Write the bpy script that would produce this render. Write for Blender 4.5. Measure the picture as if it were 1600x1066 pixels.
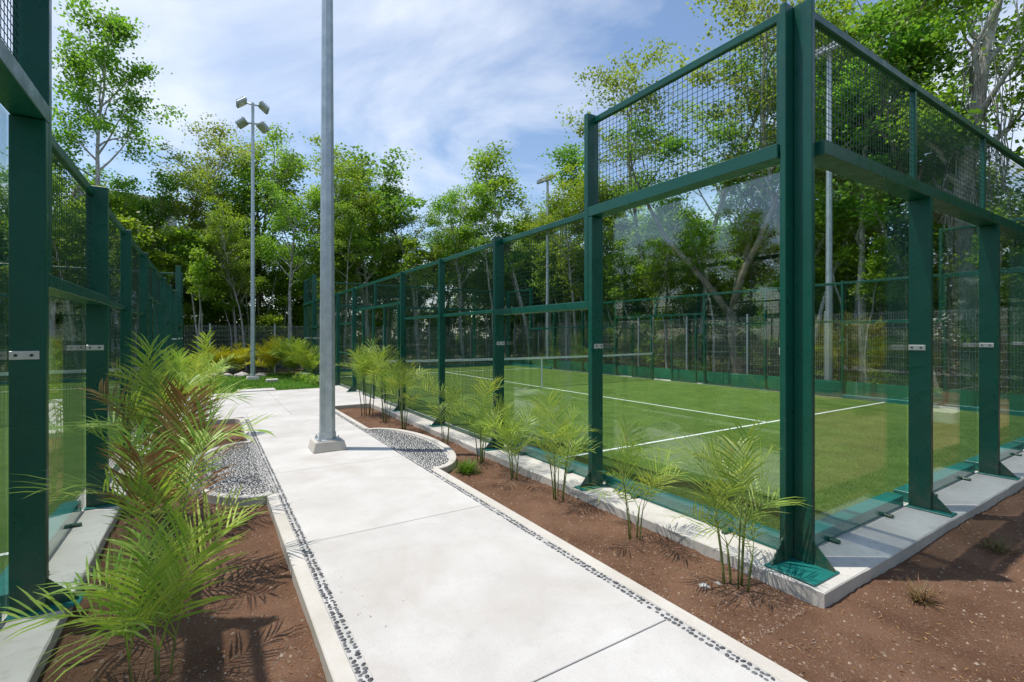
import bpy, bmesh, math, random
import numpy as np
from mathutils import Matrix, Vector
S = bpy.context.scene
for o in list(bpy.data.objects): bpy.data.objects.remove(o)
C = S.collection

# ------------------------------------------------------------------ camera
CX, CY, CZ, FPX, YAW, HY = -3.5113, -1.8061, 1.5861, 750.3, 0.5632, 523.9
cam = bpy.data.cameras.new('camera'); cam_o = bpy.data.objects.new('camera', cam); C.objects.link(cam_o)
cam.sensor_width = 36; cam.lens = FPX / 1600 * 36
cam.shift_y = -(533 - HY) / 1600; cam.clip_end = 2000; cam.clip_start = 0.05
cam_o.location = (CX, CY, CZ); cam_o.rotation_euler = (math.pi / 2, 0, -YAW)
S.camera = cam_o
def ray(px, fw):                      # pixel column + distance -> ground position
    r = (px - 800) / FPX * fw
    return CX + fw * math.sin(YAW) + r * math.cos(YAW), CY + fw * math.cos(YAW) - r * math.sin(YAW)

# ------------------------------------------------------------------ sky + sun
TR = Vector((0.285, -0.185, -1.0)).normalized()          # the way sunlight travels
EL = math.asin(-TR.z); AZ = math.atan2(-TR.x, -TR.y)
w = bpy.data.worlds.new('World'); S.world = w; w.use_nodes = True
nt = w.node_tree; nt.nodes.clear()
def N(t, **k):
    n = nt.nodes.new(t)
    for a, b in k.items(): setattr(n, a, b)
    return n
sky = N('ShaderNodeTexSky', sky_type='NISHITA', sun_disc=False, sun_elevation=EL, sun_rotation=AZ % (2 * math.pi), air_density=1.1, dust_density=0.6, ozone_density=2.0)
tc = N('ShaderNodeTexCoord'); sep = N('ShaderNodeSeparateXYZ'); nt.links.new(tc.outputs['Generated'], sep.inputs[0])
mz = N('ShaderNodeMath', operation='ADD'); mz.inputs[1].default_value = 0.22; nt.links.new(sep.outputs[2], mz.inputs[0])
mx = N('ShaderNodeMath', operation='MAXIMUM'); mx.inputs[1].default_value = 0.05; nt.links.new(mz.outputs[0], mx.inputs[0])
dv = N('ShaderNodeVectorMath', operation='DIVIDE'); cb = N('ShaderNodeCombineXYZ')
for i in range(3): nt.links.new(mx.outputs[0], cb.inputs[i])
nt.links.new(tc.outputs['Generated'], dv.inputs[0]); nt.links.new(cb.outputs[0], dv.inputs[1])
ns = N('ShaderNodeTexNoise'); ns.inputs['Scale'].default_value = 1.15; ns.inputs['Detail'].default_value = 9; ns.inputs['Roughness'].default_value = 0.56; ns.inputs['Distortion'].default_value = 0.7
nt.links.new(dv.outputs[0], ns.inputs['Vector'])
rp = N('ShaderNodeMapRange'); rp.inputs['From Min'].default_value = 0.465; rp.inputs['From Max'].default_value = 0.75; rp.inputs['To Max'].default_value = 0.85
nt.links.new(ns.outputs[0], rp.inputs['Value'])
mixc = N('ShaderNodeMix', data_type='RGBA'); mixc.inputs['B'].default_value = (6.2, 6.5, 7.0, 1)
nt.links.new(rp.outputs[0], mixc.inputs['Factor']); nt.links.new(sky.outputs[0], mixc.inputs['A'])
bg = N('ShaderNodeBackground'); bg.inputs[1].default_value = 0.15; out = N('ShaderNodeOutputWorld')
nt.links.new(mixc.outputs['Result'], bg.inputs[0]); nt.links.new(bg.outputs[0], out.inputs[0])
sun = bpy.data.lights.new('sun', 'SUN'); sun.energy = 3.7; sun.angle = math.radians(0.53); sun.color = (1, 0.95, 0.87)
sun_o = bpy.data.objects.new('sun', sun); C.objects.link(sun_o); sun_o.rotation_euler = TR.to_track_quat('-Z', 'Y').to_euler(); sun_o.location = (0, 0, 30)
S.view_settings.view_transform = 'Standard'; S.view_settings.look = 'None'; S.view_settings.exposure = 0.24; S.view_settings.gamma = 1
S.cycles.transparent_max_bounces = 48; S.cycles.max_bounces = 5; S.cycles.diffuse_bounces = 2; S.cycles.glossy_bounces = 3; S.cycles.transmission_bounces = 3

# ------------------------------------------------------------------ materials
MATS = {}
class NT:
    def __init__(s, name):
        s.m = bpy.data.materials.new(name); s.m.use_nodes = True; s.t = s.m.node_tree; s.t.nodes.clear(); s.o = s.n('ShaderNodeOutputMaterial')
    def n(s, typ, ins=None, **k):
        q = s.t.nodes.new(typ)
        for a, b in k.items(): setattr(q, a, b)
        for a, b in (ins or {}).items():
            if hasattr(b, 'is_output'): s.t.links.new(b, q.inputs[a])
            else: q.inputs[a].default_value = b
        return q
    def noise(s, vec, sc, det=4, rough=.55, dist=0): return s.n('ShaderNodeTexNoise', {'Vector': vec, 'Scale': sc, 'Detail': det, 'Roughness': rough, 'Distortion': dist}).outputs[0]
    def rng(s, v, a, b, c=0., d=1.): return s.n('ShaderNodeMapRange', {'Value': v, 'From Min': a, 'From Max': b, 'To Min': c, 'To Max': d}).outputs[0]
    def mix(s, f, a, b, bt='MIX'):
        q = s.n('ShaderNodeMix', {'Factor': f, 'A': a, 'B': b}, data_type='RGBA', blend_type=bt); return q.outputs['Result']
    def end(s, sh): s.t.links.new(sh, s.o.inputs[0]); return s.m
def col(*c): return (c[0], c[1], c[2], 1)
def surf(name, a, b, sc=3., c=None, sc2=60., f2=.35, rough=.8, bump=.0, bsc=80., metal=0., spec=.5, r2=None, bd=.01):
    k = NT(name); pos = k.n('ShaderNodeNewGeometry').outputs['Position']
    f = k.rng(k.noise(pos, sc, 5), .35, .68); base = k.mix(f, col(*a), col(*b))
    if c: base = k.mix(k.rng(k.noise(pos, sc2, 3), .56, .70, 0, f2), base, col(*c))
    p = k.n('ShaderNodeBsdfPrincipled', {'Base Color': base, 'Roughness': rough, 'Metallic': metal, 'Specular IOR Level': spec})
    if r2 is not None: k.t.links.new(k.rng(k.noise(pos, sc * 3, 4), .3, .7, rough, r2), p.inputs['Roughness'])
    if bump:
        bn = k.n('ShaderNodeBump', {'Strength': bump, 'Distance': bd, 'Height': k.noise(pos, bsc, 5, .65)}); k.t.links.new(bn.outputs[0], p.inputs['Normal'])
    MATS[name] = k.end(p.outputs[0]); return MATS[name]
def path_mat():
    k = NT('path_concrete'); pos = k.n('ShaderNodeNewGeometry').outputs['Position']; oi = k.n('ShaderNodeObjectInfo').outputs['Random']
    b = k.mix(k.rng(k.noise(pos, 1.4, 6, .6), .36, .66), col(.50, .475, .445), col(.60, .585, .56))
    b = k.mix(k.rng(k.noise(pos, .8, 5, .65, .8), .53, .72, 0, .55), b, col(.43, .385, .33))          # worn, rusty stains
    b = k.mix(k.rng(k.noise(pos, 7., 5, .7), .55, .75, 0, .35), b, col(.40, .38, .35))
    b = k.mix(k.rng(k.noise(pos, 150., 2), .60, .68, 0, .6), b, col(.30, .28, .25))                     # exposed sand grains
    b = k.n('ShaderNodeHueSaturation', {'Hue': .5, 'Saturation': 1., 'Value': k.rng(oi, 0, 1, .95, 1.04), 'Color': b}).outputs[0]
    p = k.n('ShaderNodeBsdfPrincipled', {'Base Color': b, 'Roughness': .85})
    bn = k.n('ShaderNodeBump', {'Strength': .35, 'Distance': .006, 'Height': k.noise(pos, 120, 5, .65)}); k.t.links.new(bn.outputs[0], p.inputs['Normal'])
    MATS['path_concrete'] = k.end(p.outputs[0])
path_mat()
surf('kerb_concrete', (.50, .465, .41), (.60, .57, .52), 2.2, (.50, .44, .36), 18, .5, .85, .3, 90)
surf('slab_concrete', (.48, .455, .41), (.59, .565, .52), 2.0, (.38, .34, .29), 14, .45, .85, .3, 70)
surf('mortar', (.42, .41, .39), (.54, .53, .51), 6., None, rough=.9, bump=.3)
surf('soil', (.120, .063, .038), (.215, .121, .077), 1.9, (.34, .25, .18), 95, .45, .95, 1.0, 55, spec=.1, bd=.02)
surf('forest_floor', (.07, .055, .03), (.15, .11, .06), .8, (.05, .08, .02), 6, .6, .95, .6, 20, spec=.1)
surf('turf', (.062, .122, .018), (.110, .182, .034), 2.2, (.25, .29, .12), 110, .8, .9, .9, 300, spec=.15, bd=.006)
surf('lawn', (.075, .160, .020), (.12, .22, .035), 1.5, (.15, .20, .05), 60, .5, .9, .8, 150, spec=.15)
surf('line_paint', (.72, .74, .70), (.82, .83, .80), 4., rough=.8, bump=.4, bsc=300)
def paint_mat():
    k = NT('green_paint'); pos = k.n('ShaderNodeNewGeometry').outputs['Position']; z = k.n('ShaderNodeSeparateXYZ', {0: pos}).outputs[2]
    b = k.mix(k.rng(k.noise(pos, 3., 4), .35, .68), col(.003, .074, .049), col(.004, .092, .061))
    b = k.mix(k.rng(k.noise(pos, 26., 4), .60, .72, 0, .35), b, col(.02, .075, .055))                    # scuffs
    d = k.n('ShaderNodeMath', {0: k.rng(z, .03, .38, 1., 0.), 1: k.rng(k.noise(pos, 14., 5, .7), .38, .70, 0, .5)}, operation='MULTIPLY').outputs[0]
    b = k.mix(d, b, col(.20, .14, .095))                                                               # soil splashes at the foot
    p = k.n('ShaderNodeBsdfPrincipled', {'Base Color': b, 'Roughness': k.rng(k.noise(pos, 9., 4), .3, .7, .22, .45)}); MATS['green_paint'] = k.end(p.outputs[0])
paint_mat()
surf('teal_sky_sheen', (.010, .150, .130), (.014, .185, .160), 5., (.008, .10, .085), 18, .6, .32, r2=.5)  # teal of base rails and plates, lightened: sky reflection put into the colour
surf('green_wire', (.004, .040, .028), (.006, .052, .036), 3., rough=.45)
surf('galvanised', (.42, .47, .50), (.55, .60, .62), 7., (.34, .38, .41), 25, .5, .42, metal=.55, r2=.55)
surf('galv_wire', (.40, .43, .44), (.52, .55, .56), 5., rough=.5, metal=.4)
surf('steel_clamp', (.62, .62, .62), (.74, .74, .74), 20., rough=.35, metal=.5)
surf('dark_bolt', (.05, .05, .05), (.10, .10, .10), 20., rough=.4, metal=.6)
surf('net_cord', (.012, .014, .014), (.02, .024, .022), 9., rough=.8)
surf('white_tape', (.70, .72, .72), (.80, .81, .81), 9., rough=.7)
surf('lamp_housing', (.36, .39, .41), (.46, .49, .50), 9., rough=.45, metal=.3)
surf('lamp_lens', (.50, .52, .46), (.62, .63, .56), 30., rough=.2)
surf('stone', (.34, .32, .29), (.60, .57, .52), 6., (.22, .20, .17), 25, .6, .9, .8, 30)
surf('bark_grey', (.32, .30, .27), (.58, .56, .52), 4., (.08, .065, .05), 14, .8, .95, .8, 25, spec=.1)
surf('bark_brown', (.16, .125, .095), (.30, .25, .20), 4., (.06, .04, .03), 14, .8, .95, .8, 25, spec=.1)
surf('vine', (.22, .20, .175), (.38, .35, .31), 5., rough=.95, spec=.1)
surf('cane', (.10, .15, .03), (.22, .26, .06), 12., (.25, .20, .10), 40, .6, .6)
surf('building_wall', (.36, .40, .44), (.46, .50, .54), 1., rough=.8)
surf('window_glass', (.03, .04, .05), (.05, .06, .07), 1., rough=.08)
surf('green_screen', (.015, .20, .10), (.02, .26, .14), 2., rough=.8)
def pebble_mat():
    k = NT('pebble'); g = k.n('ShaderNodeNewGeometry'); r = g.outputs['Random Per Island']; oi = k.n('ShaderNodeObjectInfo').outputs['Random']
    s = k.n('ShaderNodeMath', {0: r, 1: oi}, operation='ADD'); s = k.n('ShaderNodeMath', {0: s.outputs[0]}, operation='FRACT').outputs[0]
    b = k.mix(s, col(.022, .024, .028), col(.13, .135, .14))
    p = k.n('ShaderNodeBsdfPrincipled', {'Base Color': b, 'Roughness': .55}); MATS['pebble'] = k.end(p.outputs[0])
pebble_mat()
def leaf_mat(name, dark, light, tr, trf=.5, rough=.45, dead=None):
    k = NT(name); g = k.n('ShaderNodeNewGeometry'); oi = k.n('ShaderNodeObjectInfo').outputs['Random']
    b = k.mix(g.outputs['Random Per Island'], col(*dark), col(*light))
    hs = k.n('ShaderNodeHueSaturation', {'Hue': k.rng(oi, 0, 1, .488, .525), 'Saturation': 1.0, 'Value': k.rng(k.noise(g.outputs['Position'], .45, 2), .3, .7, .7, 1.35), 'Color': b}).outputs[0]
    if dead: hs = k.mix(k.rng(k.noise(g.outputs['Position'], 6., 2), .68, .76, 0, .7), hs, col(*dead))
    ht = k.mix(1.0, hs, col(*tr), 'MULTIPLY')
    p = k.n('ShaderNodeBsdfPrincipled', {'Base Color': hs, 'Roughness': rough, 'Specular IOR Level': .35})
    t = k.n('ShaderNodeBsdfTranslucent', {'Color': ht})
    m = k.n('ShaderNodeMixShader', {0: trf, 1: p.outputs[0], 2: t.outputs[0]}); MATS[name] = k.end(m.outputs[0])
leaf_mat('leaf_a', (.095, .185, .026), (.185, .300, .046), (2.0, 2.0, .9))
leaf_mat('leaf_b', (.140, .225, .026), (.250, .340, .045), (1.8, 1.8, .8))
leaf_mat('leaf_c', (.070, .150, .026), (.140, .240, .042), (2.1, 2.1, 1.0))
leaf_mat('leaf_d', (.140, .200, .045), (.240, .300, .075), (1.8, 1.8, 1.0))
leaf_mat('frond', (.200, .315, .046), (.390, .470, .090), (1.35, 1.35, .65), .35, .4, (.32, .20, .09))
leaf_mat('frond_yellow', (.26, .27, .02), (.42, .38, .03), (1.4, 1.4, .8), .35, .4)
leaf_mat('frond_dark', (.080, .150, .028), (.16, .24, .045), (1.9, 1.9, 1.), .35, .4)
leaf_mat('frond_dead', (.20, .10, .04), (.34, .20, .09), (1.2, 1.1, .8), .25, .7)
leaf_mat('grass_blade', (.08, .175, .020), (.17, .27, .045), (1.8, 2., 1.), .3, .6)
leaf_mat('tuft_blade', (.13, .11, .035), (.22, .13, .07), (1.3, 1.2, .9), .2, .6)
def glass_mat():
    k = NT('glass'); g = k.n('ShaderNodeNewGeometry')
    d = k.n('ShaderNodeVectorMath', {0: g.outputs['Normal'], 1: g.outputs['Incoming']}, operation='DOT_PRODUCT').outputs['Value']
    d = k.n('ShaderNodeMath', {0: d}, operation='ABSOLUTE').outputs[0]
    d = k.n('ShaderNodeMath', {0: 1.0, 1: d}, operation='SUBTRACT').outputs[0]
    d = k.n('ShaderNodeMath', {0: d, 1: 5.0}, operation='POWER').outputs[0]
    f = k.n('ShaderNodeMath', {0: d, 1: .93, 2: .065}, operation='MULTIPLY_ADD').outputs[0]
    t = k.n('ShaderNodeBsdfTransparent', {'Color': col(.945, .985, .965)}); gl = k.n('ShaderNodeBsdfGlossy', {'Color': col(1, 1, 1), 'Roughness': .0})
    MATS['glass'] = k.end(k.n('ShaderNodeMixShader', {0: f, 1: t.outputs[0], 2: gl.outputs[0]}).outputs[0])
glass_mat()

# ------------------------------------------------------------------ object helpers
MW = {}
def link(o, parent=None, M=None):
    C.objects.link(o); M = M or Matrix.Identity(4); MW[o] = M
    if parent is not None: o.parent = parent; o.matrix_basis = MW[parent].inverted() @ M
    else: o.matrix_basis = M
    return o
def tag(o, label, cat, group=None):
    o['label'] = label; o['category'] = cat
    if group: o['group'] = group
    return o
def structure(o): o['kind'] = 'structure'; return o
def stuff(o, label=None, cat=None):
    o['kind'] = 'stuff'
    if label: o['label'] = label; o['category'] = cat
    return o
def empty(name, loc, rz=0):
    o = bpy.data.objects.new(name, None); o.empty_display_size = .2
    return link(o, None, Matrix.Translation(loc) @ Matrix.Rotation(rz, 4, 'Z'))
def obj(name, mesh, parent=None, M=None): return link(bpy.data.objects.new(name, mesh), parent, M)
def T(x, y, z, rz=0): return Matrix.Translation((x, y, z)) @ Matrix.Rotation(rz, 4, 'Z')
CACHE = {}
def box_mesh(sx, sy, sz, mat, bev=.004):
    key = (round(sx, 4), round(sy, 4), round(sz, 4), mat, bev)
    if key in CACHE: return CACHE[key]
    bm = bmesh.new(); bmesh.ops.create_cube(bm, size=1); bmesh.ops.scale(bm, vec=(sx, sy, sz), verts=bm.verts)
    b = min(bev, .3 * min(sx, sy, sz))
    if b > .0004: bmesh.ops.bevel(bm, geom=bm.edges[:], offset=b, segments=1, affect='EDGES')
    me = bpy.data.meshes.new('box'); bm.to_mesh(me); bm.free(); me.materials.append(MATS[mat]); CACHE[key] = me; return me
def pyd(name, v, f, mat, smooth=False):
    me = bpy.data.meshes.new(name); me.from_pydata(v, [], f); me.update()
    me.materials.append(MATS[mat])
    if smooth: me.polygons.foreach_set('use_smooth', [True] * len(me.polygons))
    return me
def quads_mesh(name, V, mat, nv=4):                 # V: (n*nv,3) numpy, consecutive polygons of nv corners
    n = len(V) // nv; me = bpy.data.meshes.new(name)
    me.vertices.add(len(V)); me.vertices.foreach_set('co', np.asarray(V, np.float32).ravel())
    me.loops.add(n * nv); me.loops.foreach_set('vertex_index', np.arange(n * nv, dtype=np.int32))
    me.polygons.add(n); me.polygons.foreach_set('loop_start', np.arange(0, n * nv, nv, dtype=np.int32)); me.polygons.foreach_set('loop_total', np.full(n, nv, np.int32))
    me.update(calc_edges=True); me.materials.append(MATS[mat]); return me
class TB:                                            # tubes
    def __init__(s): s.v = []; s.f = []
    def tube(s, pts, rad, k=6, cap=True):
        pts = [Vector(p) for p in pts]; b = len(s.v); n = len(pts)
        for i, p in enumerate(pts):
            d = (pts[min(i + 1, n - 1)] - pts[max(i - 1, 0)]).normalized()
            a = d.orthogonal().normalized() if abs(d.z) < .95 else Vector((1, 0, 0)); a = (a - d * a.dot(d)).normalized(); c = d.cross(a)
            for j in range(k):
                t = 2 * math.pi * j / k; s.v.append(tuple(p + (a * math.cos(t) + c * math.sin(t)) * rad[i]))
        for i in range(n - 1):
            for j in range(k): s.f.append((b + i * k + j, b + i * k + (j + 1) % k, b + (i + 1) * k + (j + 1) % k, b + (i + 1) * k + j))
        if cap: s.f.append(tuple(b + (n - 1) * k + j for j in range(k))); s.f.append(tuple(b + k - 1 - j for j in range(k)))
    def mesh(s, name, mat, smooth=True): return pyd(name, s.v, s.f, mat, smooth)
def grid_sheet(name, x0, x1, y0, y1, step, zf, mat):
    nx = max(2, int((x1 - x0) / step) + 1); ny = max(2, int((y1 - y0) / step) + 1)
    v = []; f = []
    for j in range(ny):
        for i in range(nx):
            x = x0 + (x1 - x0) * i / (nx - 1); y = y0 + (y1 - y0) * j / (ny - 1); v.append((x, y, zf(x, y)))
    for j in range(ny - 1):
        for i in range(nx - 1): a = j * nx + i; f.append((a, a + 1, a + nx + 1, a + nx))
    return pyd(name, v, f, mat, True)
from mathutils import noise as mn

# ------------------------------------------------------------------ ground
structure(obj('ground', grid_sheet('ground', -180, 180, -150, 220, 14, lambda x, y: -.17, 'forest_floor')))
def soilz(x, y): return -.085 + .022 * mn.noise((x * 1.6, y * 1.6, 0)) + .016 * mn.noise((x * 9, y * 9, 3)) + .010 * mn.noise((x * 24, y * 24, 7))
XR, XL = .01, -4.46                       # glass planes of the two courts (towards the path)
SR, SL = .33, .25                         # slab overhang beyond the glass
bedR = structure(obj('garden_bed', grid_sheet('garden_bed', -1.25, XR - SR + .08, -.30, 9.42, .025, soilz, 'soil')))
bedL = structure(obj('garden_bed', grid_sheet('garden_bed', XL + SL - .08, -2.97, -.6, 8.72, .03, soilz, 'soil')))
bedF = structure(obj('garden_bed', grid_sheet('garden_bed', -1.25, 15.0, -5.0, -.30, .05, soilz, 'soil')))
structure(obj('lawn', grid_sheet('lawn', XL + SL - .3, XR - SR + .3, 13.5, 20.6, .25, lambda x, y: -.03 + .02 * mn.noise((x, y, 0)), 'lawn')))

# ------------------------------------------------------------------ path
path = structure(obj('path', box_mesh(4.0, 22.6, .15, 'mortar', .0), None, T(-2.11, 2.1, -.10)))   # bedding under everything
# the bedding must not show in the beds: narrow it
path.data = box_mesh(1.80, 21.5, .13, 'mortar', .0); MW[path] = T(-2.11, 2.65, -.085); path.matrix_basis = MW[path]
JY = [-8.1, -6.42, -4.28, -2.14, 0.0, 2.13, 4.30, 6.45, 8.60]
PL, PR = -2.868, -1.352
for a, b in zip(JY[:-1], JY[1:]):
    obj('slab', box_mesh(PR - PL, b - a - .008, .12, 'path_concrete', .003), path, T((PL + PR) / 2, (a + b) / 2, -.06))
# plaza beyond the beds, cast in panels
for a, b in ((8.60, 10.9), (10.9, 13.46)):
    for c, d in ((XL + SL, -2.11), (-2.11, XR - SR)):
        x0, x1, y0 = c, d, a
        if a < 9: y0 = 8.62 if c < -3 else 9.0
        if a < 9:
            x0, x1 = (PL, -2.11) if c < -3 else (-2.11, PR)
            obj('slab', box_mesh(x1 - x0 - .006, 9.30 - 8.604, .12, 'path_concrete', .003), path, T((x0 + x1) / 2, 8.952, -.06))
            x0, x1, y0 = c, d, 9.48
            if c < -3: y0 = 9.304
            if c > -3: obj('slab', box_mesh(PR + .1 + 2.11 - .006, 9.476 - 9.304, .12, 'path_concrete', .003), path, T((-2.11 + PR + .1) / 2, 9.39, -.06))
        obj('slab', box_mesh(x1 - x0 - .006, b - y0 - .006, .12, 'path_concrete', .003), path, T((x0 + x1) / 2, (y0 + b) / 2, -.06))
obj('slab', box_mesh(PL - (XL + SL) - .006, 9.30 - 8.86, .12, 'path_concrete', .003), path, T((PL + XL + SL) / 2, 9.08, -.06))
obj('landing_slab', box_mesh(.95, .55, .12, 'path_concrete', .006), path, T(-2.35, 13.76, -.035))
# kerbs: swept rectangular profile along a polyline
def sweep(name, pts, wdt, z0, z1, mat, parent, closed=False):
    v = []; f = []; n = len(pts)
    for i, p in enumerate(pts):
        a = Vector(pts[max(i - 1, 0)]); b = Vector(pts[min(i + 1, n - 1)]); d = (b - a).normalized(); q = Vector((-d.y, d.x)) * wdt / 2; p = Vector(p)
        j = lambda: .0015 * random.uniform(-1, 1)
        l, r = p + q, p - q; ch = .006
        v += [(l.x, l.y, z0), (l.x + j(), l.y + j(), z1 - ch), (l.x - q.normalized().x * ch, l.y - q.normalized().y * ch, z1), (r.x + q.normalized().x * ch, r.y + q.normalized().y * ch, z1), (r.x + j(), r.y + j(), z1 - ch), (r.x, r.y, z0)]
    for i in range(n - 1):
        for k in range(5): f.append((i * 6 + k, i * 6 + k + 1, i * 6 + 6 + k + 1, i * 6 + 6 + k))
    f.append((0, 5, 4, 3, 2, 1)); f.append(tuple((n - 1) * 6 + k for k in range(6)))
    bm = bmesh.new(); me = pyd(name, v, f, mat); bm.from_mesh(me); bmesh.ops.recalc_face_normals(bm, faces=bm.faces); bm.to_mesh(me); bm.free()
    return obj(name, me, parent)
random.seed(3)
LY, LA = 4.95, 1.42                        # pebble lobes beside the lamp post
def lobe(side, inner, rx):                 # half ellipse points from near end to far end
    return [(inner + side * rx * math.cos(t), LY + LA * math.sin(t)) for t in [math.radians(-90 + 180 * i / 28) for i in range(29)]]
KW = .095
def straight(x, a, b): n = max(2, int(abs(b - a) / .4)); return [(x, a + (b - a) * i / n) for i in range(n + 1)]
def lobe_x(side, inner, rx, y):            # clip the kerb run with the lobe
    return inner
kxR, kxL = -1.24, -2.98
sweep('kerb', straight(kxR, -8.0, LY - LA - .02), KW, -.2, .004, 'kerb_concrete', path)
sweep('kerb', [(kxR + .0, LY - LA + .03)] + lobe(1, kxR + .02, .60)[1:-1] + [(kxR, LY + LA - .03)], .085, -.2, .004, 'kerb_concrete', path)
sweep('kerb', straight(kxR, LY + LA + .02, 9.18) + [(kxR + .02, 9.30), (kxR + .08, 9.40), (kxR + .18, 9.44), (XR - SR - .02, 9.44)], KW * .85, -.2, .004, 'kerb_concrete', path)
sweep('kerb', straight(kxL, -8.0, LY - LA - .02), KW, -.2, .004, 'kerb_concrete', path)
sweep('kerb', [(kxL, LY - LA + .03)] + lobe(-1, kxL - .02, .74)[1:-1] + [(kxL, LY + LA - .03)], .085, -.2, .004, 'kerb_concrete', path)
sweep('kerb', straight(kxL, LY + LA + .02, 8.45) + [(kxL - .02, 8.62), (kxL - .08, 8.73), (kxL - .18, 8.78), (XL + SL + .02, 8.80)], KW * .85, -.2, .004, 'kerb_concrete', path)
# mortar beds of the lobes
def lobe_bed(side, inner, rx):
    p = lobe(side, inner, rx); v = [(inner, LY, -.022)] + [(x, y, -.022) for x, y in p] + [(inner - side * .12, LY + LA, -.022), (inner - side * .12, LY - LA, -.022)]
    n = len(p); f = [(0, i, i + 1) for i in range(1, n)] + [(0, n, n + 1), (0, n + 1, n + 2), (0, n + 2, 1)]
    bm = bmesh.new(); me = pyd('pebble_bed', v, f, 'mortar'); bm.from_mesh(me); bmesh.ops.recalc_face_normals(bm, faces=bm.faces); bm.to_mesh(me); bm.free()
    return obj('pebble_bed', me, path)
lbR = lobe_bed(1, kxR, .60); lbL = lobe_bed(-1, kxL, .74)
# pebbles
def pebble_base():
    v = [(0, 0, 1.0)]; f = []
    for k, (r, z) in enumerate(((.62, .78), (1., .15), (.9, -.6))):
        for j in range(7): t = 2 * math.pi * (j + .5 * k) / 7; v.append((r * math.cos(t), r * math.sin(t), z))
    for j in range(7):
        f.append((0, 1 + j, 1 + (j + 1) % 7))
        for k in range(2): a = 1 + k * 7; f.append((a + j, a + 7 + j, a + (j + 1) % 7)); f.append((a + (j + 1) % 7, a + 7 + j, a + 7 + (j + 1) % 7))
    return np.array(v), f
PV, PF = pebble_base()
PM = [pyd('pebble', [tuple(q) for q in PV * np.array([1, .62 + .1 * i, .45])], PF, 'pebble', True) for i in range(4)]
def join_pebbles(name, items, parent):
    V = []; F = []
    for x, y, z, s, r, wv in items:
        c, sn = math.cos(r), math.sin(r); q = PV * np.array([s, s * wv, s * .45]); b = len(V)
        V += [(x + a * c - bb * sn, y + a * sn + bb * c, z + cc) for a, bb, cc in q]; F += [tuple(b + i for i in t) for t in PF]
    return stuff(obj(name, pyd(name, V, F, 'pebble', True), parent))
rp_ = random.Random(11)
def strip_items(xc, y0, y1):
    it = []; y = y0; row = 0
    while y < y1:
        for k in (-.0165, .0165):
            if rp_.random() < .93:
                it.append((xc + k + rp_.uniform(-.005, .005), y + rp_.uniform(-.006, .006) + (.013 if k > 0 else 0), -.006, rp_.uniform(.0130, .0180), rp_.gauss(.6 if row % 2 else 2.2, .5), rp_.uniform(.58, .78)))
        y += .029; row += 1
    return it
sL = strip_items((PL + kxL + KW / 2) / 2, -.2, 8.5); sR = strip_items((PR + kxR - KW / 2) / 2, -1.2, 9.25)
strips = []
for nm, it, xm in (('pebble_strip', sL, (PL + kxL) / 2), ('pebble_strip', sR, (PR + kxR) / 2)):
    strips.append(obj(nm, box_mesh(.064, 17.0, .06, 'mortar', 0), path, T((PL + kxL + KW / 2) / 2 if it is sL else (PR + kxR - KW / 2) / 2, .75, -.034)))
def inview(q):
    dx, dy = q[0] - CX, q[1] - CY; fw = dx * math.sin(YAW) + dy * math.cos(YAW); r = dx * math.cos(YAW) - dy * math.sin(YAW)
    return fw > .5 and abs(800 + FPX * r / fw - 800) < 805 and HY + FPX * CZ / fw < 1072, fw
for it, st in ((sL, strips[0]), (sR, strips[1])):
    vis = sorted([q for q in it if inview(q)[0]], key=lambda q: inview(q)[1]); near = vis[:150]; ns_ = set(near)
    for q in near: obj('pebble', PM[rp_.randrange(4)], st, Matrix.Translation(q[:3]) @ Matrix.Rotation(q[4], 4, 'Z') @ Matrix.Scale(q[3], 4))
    join_pebbles('distant_pebbles', [q for q in it if q not in ns_ and (q[1] > -.3 or it is sR)], st)
for side, inner, rx, bed in ((1, kxR, .555, lbR), (-1, kxL, .70, lbL)):
    it = []
    stp = .027
    for i in range(int(2 * LA / stp)):
        for j in range(-4, int(rx / stp) + 2):
            y = LY - LA + i * stp + rp_.uniform(-.007, .007); x = (j + .5 * (i % 2)) * stp + rp_.uniform(-.007, .007)
            if x > rx * math.sqrt(max(0, 1 - ((y - LY) / LA) ** 2)) - .02: continue
            if x < -.0 - KW / 2 + .0 : continue
            it.append((inner + side * x, y, -.020, rp_.uniform(.0085, .0135), rp_.uniform(0, 6.28), rp_.uniform(.55, .8)))
    join_pebbles('pebbles', it, bed)

# ------------------------------------------------------------------ courts
def slab_ring(name, x0, x1, y0, y1):
    # rectangular concrete plinth with slightly chipped arrises
    rr = random.Random(int(abs(x0) * 10)); pts = []
    def run(a, b):
        L = math.dist(a, b); n = int(L / .16); d = ((b[0] - a[0]) / L, (b[1] - a[1]) / L)
        for i in range(n): t = i / n; pts.append((a[0] + (b[0] - a[0]) * t, a[1] + (b[1] - a[1]) * t, d[1], -d[0]))
    run((x0, y0), (x1, y0)); run((x1, y0), (x1, y1)); run((x1, y1), (x0, y1)); run((x0, y1), (x0, y0))
    n = len(pts); v = []; f = []
    for x, y, nx, ny in pts:
        wv = .006 * mn.noise((x * 1.3, y * 1.3, 5)); c = .007 + .006 * rr.random() ** 3
        v += [(x + nx * wv, y + ny * wv, -.3), (x + nx * (wv + .002 * rr.uniform(-1, 1)), y + ny * (wv + .002 * rr.uniform(-1, 1)), -c), (x - nx * c, y - ny * c, 0.)]
    for i in range(n):
        a, b = i * 3, ((i + 1) % n) * 3; f += [(a, b, b + 1, a + 1), (a + 1, b + 1, b + 2, a + 2)]
    f.append(tuple(i * 3 + 2 for i in range(n)))
    return obj(name, pyd(name, v, f, 'slab_concrete'))
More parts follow.
